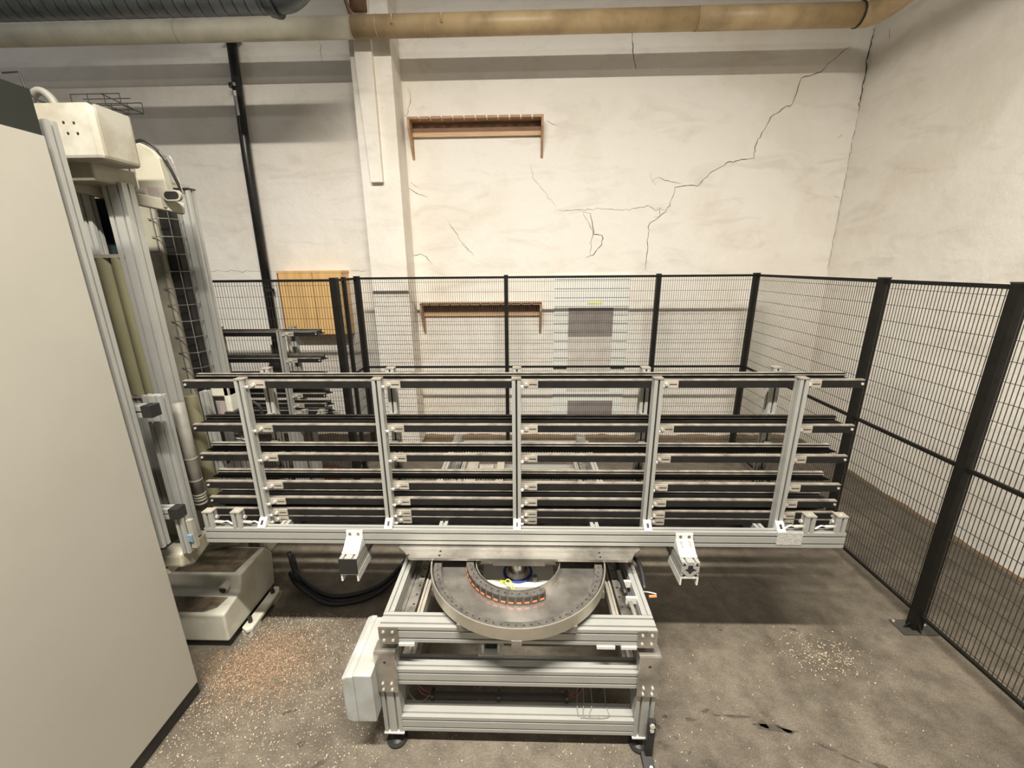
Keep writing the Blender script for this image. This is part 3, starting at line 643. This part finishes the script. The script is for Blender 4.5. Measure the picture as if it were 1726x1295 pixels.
# thick cables crossing the floor
g = G()
for k, (dz, dy) in enumerate(((.012, 0), (.012, .03), (.035, .015), (.012, -.028))):
    g.tube([(-1.61, 2.40+dy, .22-.05*k), (-1.50, 2.30+dy, dz+.04), (-1.237, 2.19+dy, dz+.002), (-.964, 2.28+dy, dz+.01), (-.80, 2.48+dy, .10+dz), (-.64, 2.66+dy, .30+dz)], .014, 8, sub=6)
tag(g.build('cable_bundle', CABLE, smooth=True), 'bundle of thick black cables sagging from the machine base to the turntable frame', 'cables')

# ------------------------------------------------------------------ fence
FH = 1.99
def fpost(x, y, sx, sy, label, plate=False, foot=0):
    t = thing('fence_post', label, 'post', (x, y, 0), 'black fence posts')
    G().box(x-sx/2, x+sx/2, y-sy/2, y+sy/2, .006, FH+.005).build('post', FENCE, t)
    fx_ = .10 if plate else .03
    p = G().box(x-fx_, x+fx_, y-.055 if plate else y-.03, y+.055 if plate else y+.03, 0, .006).build('foot_plate', mat('dusty_black_plate', (.05, .046, .036), .6) if plate else FENCE, t)
    G().box(x-sx/2-.0, x+sx/2+.0, y-sy/2-.004, y+sy/2+.004, FH+.005, FH+.012).build('post_cap', BLACK, t)
    if plate:
        G().ring((x-.085, y+.04, .006), (x-.085, y+.04, .014), .007, 8).ring((x+.07, y+.01, .006), (x+.07, y+.01, .014), .007, 8).build('anchor_bolt', BOLT, p)
        G().prism([(y-.025, .006), (y-.05, .006), (y-.025, .05)], 'x', x-.004, x+.004).build('gusset', FENCE, t)
        G().prism([(x-.025, .006), (x-.06, .006), (x-.025, .045)], 'y', y-.004, y+.004).build('gusset', FENCE, t)
    return t
def fpanel(a, b, label, nrow=19, pitch=.0225, z0=.10, z1=None, group='black wire mesh fence panels'):
    z1 = z1 or FH
    a = Vector((*a, 0)); b = Vector((*b, 0)); d = (b-a).normalized(); L_ = (b-a).length; nn = Vector((-d.y, d.x, 0))
    t = thing('mesh_fence', label, 'fence panel', tuple((a+b)/2), group)
    def rail(nm, z, h): G().bar(a+Vector((0, 0, z)), b+Vector((0, 0, z)), .018, h).build(nm, FENCE, t)
    rail('top_rail', z1-.012, .022); rail('bottom_rail', z0+.008, .016); rail('middle_rail', 1.05, .018)
    g = G(); r = .0014; n = int(L_/pitch)
    for i in range(n+1):
        p = a+d*(L_*(i+.5)/(n+1))
        vs = [p+Vector((0, 0, z))+d*sx*r+nn*sy*r for z in (z0+.01, z1-.015) for sx, sy in ((-1, -1), (1, -1), (1, 1), (-1, 1))]
        g.add(vs, [(0, 1, 5, 4), (1, 2, 6, 5), (2, 3, 7, 6), (3, 0, 4, 7)])
    for k in range(nrow):
        z = z1-.055-k*.1
        if z < z0+.03: break
        p0 = a+Vector((0, 0, z))+nn*.004; p1 = b+Vector((0, 0, z))+nn*.004
        vs = [p+Vector((0, 0, sz*r))+nn*sy*r for p in (p0, p1) for sz, sy in ((-1, -1), (1, -1), (1, 1), (-1, 1))]
        g.add(vs, [(0, 1, 5, 4), (1, 2, 6, 5), (2, 3, 7, 6), (3, 0, 4, 7)])
    g.build('wire_mesh', WIRE, t, stuff=True)
    return t
YB, XF = 4.353, 2.318
fpost(-1.70, YB, .05, .05, 'black fence post at left corner of the back mesh run')
fpost(-.175, YB, .04, .05, 'slim black fence post in front of the lower wall shelf')
fpost(1.355, YB, .04, .05, 'slim black fence post just right of the pale wall panel')
fpost(XF, YB, .05, .05, 'black fence post at the far right corner of the enclosure')
fpost(XF, 2.827, .05, .045, 'middle black fence post of the right-hand mesh run')
fpost(XF, 2.055, .055, .05, 'near black fence post on a square bolted floor plate', plate=True)
fpost(XF, .50, .055, .05, 'nearest black fence post beyond the right picture edge')
fpost(-1.705, 3.83, .06, .06, 'thick black fence post before the orange cupboard')
fpost(-1.705, 4.04, .03, .045, 'thin black gate post with brown edge beside orange cupboard')
fpost(-3.25, 3.83, .05, .05, 'black fence post hidden behind the machine column at left')
fpanel((-1.675, YB), (-.195, YB), 'mesh panel in front of the left half of the lower shelf')
fpanel((-.155, YB), (1.335, YB), 'mesh panel in front of the pale wall panel')
fpanel((1.375, YB), (XF-.025, YB), 'narrow mesh panel left of the far right corner')
fpanel((XF, YB-.03), (XF, 2.85), 'right side mesh panel next to the far corner', pitch=.0215)
fpanel((XF, 2.805), (XF, 2.08), 'short right side mesh panel between middle and near posts', pitch=.0215)
fpanel((XF, 2.03), (XF, .53), 'nearest right side mesh panel running out of picture', pitch=.0215)
fpanel((-3.225, 3.83), (-1.735, 3.83), 'mesh panel left of the thick post before the orange cupboard', pitch=.026)
fpanel((-4.8, 3.83), (-3.275, 3.83), 'mesh panel hidden behind the machine column at left', pitch=.026)
fpanel((-1.705, 3.862), (-1.705, 4.02), 'very narrow mesh panel over the orange cupboard', pitch=.02)
fpanel((-1.705, 4.065), (-1.705, 4.325), 'narrow mesh return panel beside the white pilaster', pitch=.02)

# ------------------------------------------------------------------ wall things
def wshelf(z, label, dep=.15):
    t = thing('wall_shelf', label, 'shelf', (-.48, 4.80, z), 'notched wooden wall shelves')
    x0, x1, y0, y1 = -1.165, .205, 4.88-dep, 4.88
    n = 12; st = (x1-x0)/n; g = G()
    P_ = [(x0, y1), (x0, y0)]
    for k in range(1, n):
        c = x0+k*st; P_ += [(c-.008, y0), (c-.008, y0+.07), (c+.008, y0+.07), (c+.008, y0)]
    P_ += [(x1, y0), (x1, y1)]
    g.prism(P_, 'z', z-.022, z); g.build('notched_top', WOOD, t)
    G().box(x0+.02, x1-.02, 4.862, 4.88, z-.13, z-.022).build('back_board', WOODD, t)
    G().box(x0+.02, x1-.02, 4.845, 4.862, z-.155, z-.115).build('front_rail', WOODL, t)
    for x in (x0, x1-.022):
        G().prism([(4.88, z-.022), (4.88, z-.36), (4.87, z-.36), (y0, z-.10), (y0, z-.022)], 'x', x, x+.022).build('side_bracket', WOOD, t)
wshelf(3.535, 'upper notched wooden shelf with long tapering brackets, high on the wall')
wshelf(1.69, 'lower notched wooden shelf with brackets, seen through the mesh')
cup = thing('wall_cupboard', 'orange varnished plywood wall cupboard beside the black drain pipe', 'cupboard', (-2.3, 4.78, 1.34))
G().box(-2.700, -1.995, 4.70, 4.88, 1.345, 2.032).build('cupboard_body', ORANGE, cup)
lab(G().box(-2.712, -2.700, 4.682, 4.88, 1.345, 2.032).build('side_board', ORANGED, cup), 'red-brown side board')
for x0, x1 in ((-2.698, -2.325), (-2.318, -1.997)): G().box(x0, x1, 4.682, 4.70, 1.355, 2.03).build('door', ORANGE, cup, bevel=.002)
G().box(-2.72, -1.985, 4.68, 4.88, 2.032, 2.055).build('top_board', ORANGE, cup)
wp = thing('wall_panel', 'large pale greenish-white panel with grey inset on back wall', 'panel', (.78, 4.87, .2))
G().box(.354, 1.20, 4.865, 4.88, .10, 1.99).build('backing_board', PANW, wp)
lab(G().box(.52, 1.028, 4.858, 4.865, 1.285, 1.618).build('inset_panel', PANG, wp), 'dark grey-brown inset')
lab(G().box(.52, 1.028, 4.860, 4.865, .62, 1.285).build('inset_panel', PANB, wp), 'pale brown inset')
lab(G().box(.54, 1.08, 4.858, 4.865, .32, .50).build('inset_panel', PANG, wp), 'dark grey-brown inset')
for x in (.354, 1.035): G().box(x, x+.16, 4.850, 4.865, .905, .935).build('black_handle', BLACK, wp)
lab(G().box(.73, .90, 4.863, 4.865, 1.655, 1.675).build('tape_strip', mat('yellow_tape', (.75, .72, .12), .5), wp), 'yellow tape strip')
for k in range(11):  # thin grey lines across the panel, spaced like the mesh rows
    z = 1.93-k*.1
    G().box(.354, .52 if z < 1.62 else 1.2, 4.862, 4.865, z, z+.006).build('panel_line', PANG, wp)
    if z < 1.62: G().box(1.028, 1.2, 4.862, 4.865, z, z+.006).build('panel_line', PANG, wp)
dp = thing('drain_pipe', 'black vertical drain pipe with collars on the left wall', 'pipe', (-2.9, 4.80, .85))
G().tube([(-2.865, 4.80, 4.25), (-2.90, 4.80, 3.2), (-2.915, 4.80, .95)], .046, 16).build('pipe_run', DRAIN, dp, smooth=True)
G().box(-2.96, -2.80, 4.74, 4.86, 4.245, 4.262).build('top_flange', DRAIN, dp)
for z in (3.84, 1.83): G().ring((-2.90, 4.80, z), (-2.90, 4.80, z+.03), .058, 18).build('collar', DRAIN, dp)
lab(G().box(-2.897, -2.872, 4.748, 4.757, 3.58, 3.80).build('paint_patch', ALUW, dp), 'white paint patch')
G().ring((-2.915, 4.80, 1.10), (-2.915, 4.80, 1.22), .062, 18).ring((-2.915, 4.80, 1.07), (-2.915, 4.80, 1.10), .078, 20).build('coupling', DRAIN, dp)
g = G().tube([(-2.96, 4.78, .80), (-2.96, 4.78, .86), (-2.95, 4.78, .93), (-2.93, 4.79, 1.02), (-2.92, 4.80, 1.08)], [.05, .07, .085, .085, .06], 20, sub=1); g.build('siphon_bowl', DRAIN, dp, smooth=True)
G().tube([(-2.86, 4.80, 1.0), (-2.83, 4.80, .8), (-2.83, 4.80, 0)], .04, 12).build('lower_pipe', DRAIN, dp)
G().tube([(-2.80, 4.86, 0), (-2.80, 4.86, 2.03)], .012, 8).build('thin_riser', CREAM, dp)

PZ, PY = 4.125, 4.37
op = thing('overhead_pipe', 'large cream and tan insulated pipe running along top of back wall', 'pipe', (-1, PY, PZ))
lab(G().ring((-9, PY, PZ), (-1.505, PY, PZ), .084, 28).build('pipe_section', PIPEC, op, smooth=False), 'cream painted section')
lab(G().ring((-1.505, PY, PZ), (1.50, PY, PZ), .085, 28).build('pipe_section', PIPEG, op), 'tan painted section')
G().ring((1.50, PY, PZ), (2.86, PY, PZ), .087, 28).build('pipe_section', PIPEG, op)
g = G().tube([(2.865, PY, PZ), (2.93, PY-.0, PZ), (2.985, PY-.06, PZ), (2.995, PY-.14, PZ), (2.995, 2.0, PZ), (2.995, -4, PZ)], .09, 24); g.build('side_pipe', PIPEG, op)
G().ring((2.855, PY, PZ), (2.868, PY, PZ), .094, 24).build('pipe_joint', BLACK, op)
for x in (-3.06, -1.505, -1.28, -.85, 1.50): G().ring((x-.004, PY, PZ), (x+.004, PY, PZ), .0875 if x < 1 else .0885, 28).build('pipe_joint', PIPEC if x < -1.4 else PIPEG, op)
for x in (-1.13, -.70): G().box(x-.01, x+.01, PY-.096, PY-.07, PZ-.02, PZ+.05).build('lug', PIPEG, op)
g = G().box(-1.53, -1.40, 4.42, 4.56, 4.30, 4.40).bar((-1.60, 4.40, 4.5), (-1.50, 4.36, 4.19), .012, .03).build('pipe_hanger', WOODD, op)
for f_ in op.children:
    for p_ in f_.data.polygons: p_.use_smooth = len(p_.vertices) == 4
DZ, DY, DR = 3.99, 3.60, .125
du = thing('spiral_duct', 'grey galvanised spiral duct across the top left corner', 'duct', (-5, DY, DZ))
g = G().ring((-9, DY, DZ), (-1.80, DY, DZ), DR, 36); o = g.build('duct_run', DUCT, du)
for p_ in o.data.polygons: p_.use_smooth = len(p_.vertices) == 4
g = G(); turns = 70; pts = []
for i in range(turns*14+1):
    t = i/14; a = 2*math.pi*t; pts.append((-1.82-t*.085, DY+(DR+.001)*math.cos(a), DZ+(DR+.001)*math.sin(a)))
g.tube(pts, .0035, 4); g.build('spiral_seam', BLACK, du)
G().ring((-1.83, DY, DZ), (-1.80, DY, DZ), .142, 32).ring((-1.80, DY, DZ), (-1.775, DY, DZ), .150, 32).build('end_flange', DUCT, du)
g = G().tube([(-1.775, DY, DZ), (-1.70, DY, DZ+.01), (-1.62, DY, DZ+.06), (-1.56, DY, DZ+.14), (-1.53, DY, DZ+.26), (-1.53, DY, DZ+1.2)], .125, 28, sub=3); g.build('duct_elbow', DUCT, du, smooth=True)
d2 = G().ring((-9, 3.6, 4.50), (-2.75, 3.6, 4.50), .06, 20)
tag(d2.build('conduit', DUCT), 'thinner grey conduit above the spiral duct, out of picture', 'pipe')

# ------------------------------------------------------------------ loose chips on the floor
def chips(name, n, fn, sz, m_, label, lift=.001):
    g = G()
    for _ in range(n):
        x, y = fn(); s = sz*random.uniform(.4, 1.5); a = random.uniform(0, 6.28); l = s*random.uniform(.25, .7)
        c_, s1 = math.cos(a), math.sin(a); h = random.uniform(.0008, .004)
        g.add([(x-c_*s, y-s1*s, lift), (x+s1*l, y-c_*l, lift+h*.3), (x+c_*s, y+s1*s, lift+h), (x-s1*l, y+c_*l, lift+h*.7)], [(0, 1, 2, 3)])
    o = g.build(name, m_, stuff=True); tag(o, label, 'wood chips'); return o
def near_left():
    while True:
        x, y = random.uniform(-1.66, -.62), random.uniform(.85, 2.1)
        if random.random() < max(.12, 1-abs(y-1.9)*1.0)*max(.25, 1-(x+1.55)*.7): return x, y
chips('wood_chips', 6500, near_left, .0028, [CHIP], 'pale wood chips scattered over the floor left of the turntable frame')
def heap():
    while True:
        x, y = random.gauss(-1.45, .17), random.gauss(1.76, .13)
        if y < 1.62 and x < -1.64: continue
        if y > 1.84 and x < -1.58: continue
        if x < -2.0 or y > 2.0: continue
        return x, y
chips('sawdust_patch', 13000, heap, .0034, [CHIPO], 'orange sawdust heap at the corner of the white machine base')
chips('chip_patch', 520, lambda: (random.gauss(1.66, .11), random.gauss(1.86, .07)), .0036, [CHIP], 'small patch of pale chips on the floor at right')
chips('chip_scatter', 500, lambda: (random.uniform(.62, 2.1), random.uniform(1.0, 2.05)), .0028, [CHIP], 'sparse pale chips across the right-hand floor')
chips('chip_dust', 420, lambda: (random.uniform(-.6, .6), random.uniform(1.05, 1.7)), .003, [CHIP], 'sparse pale chips under and before the turntable frame')
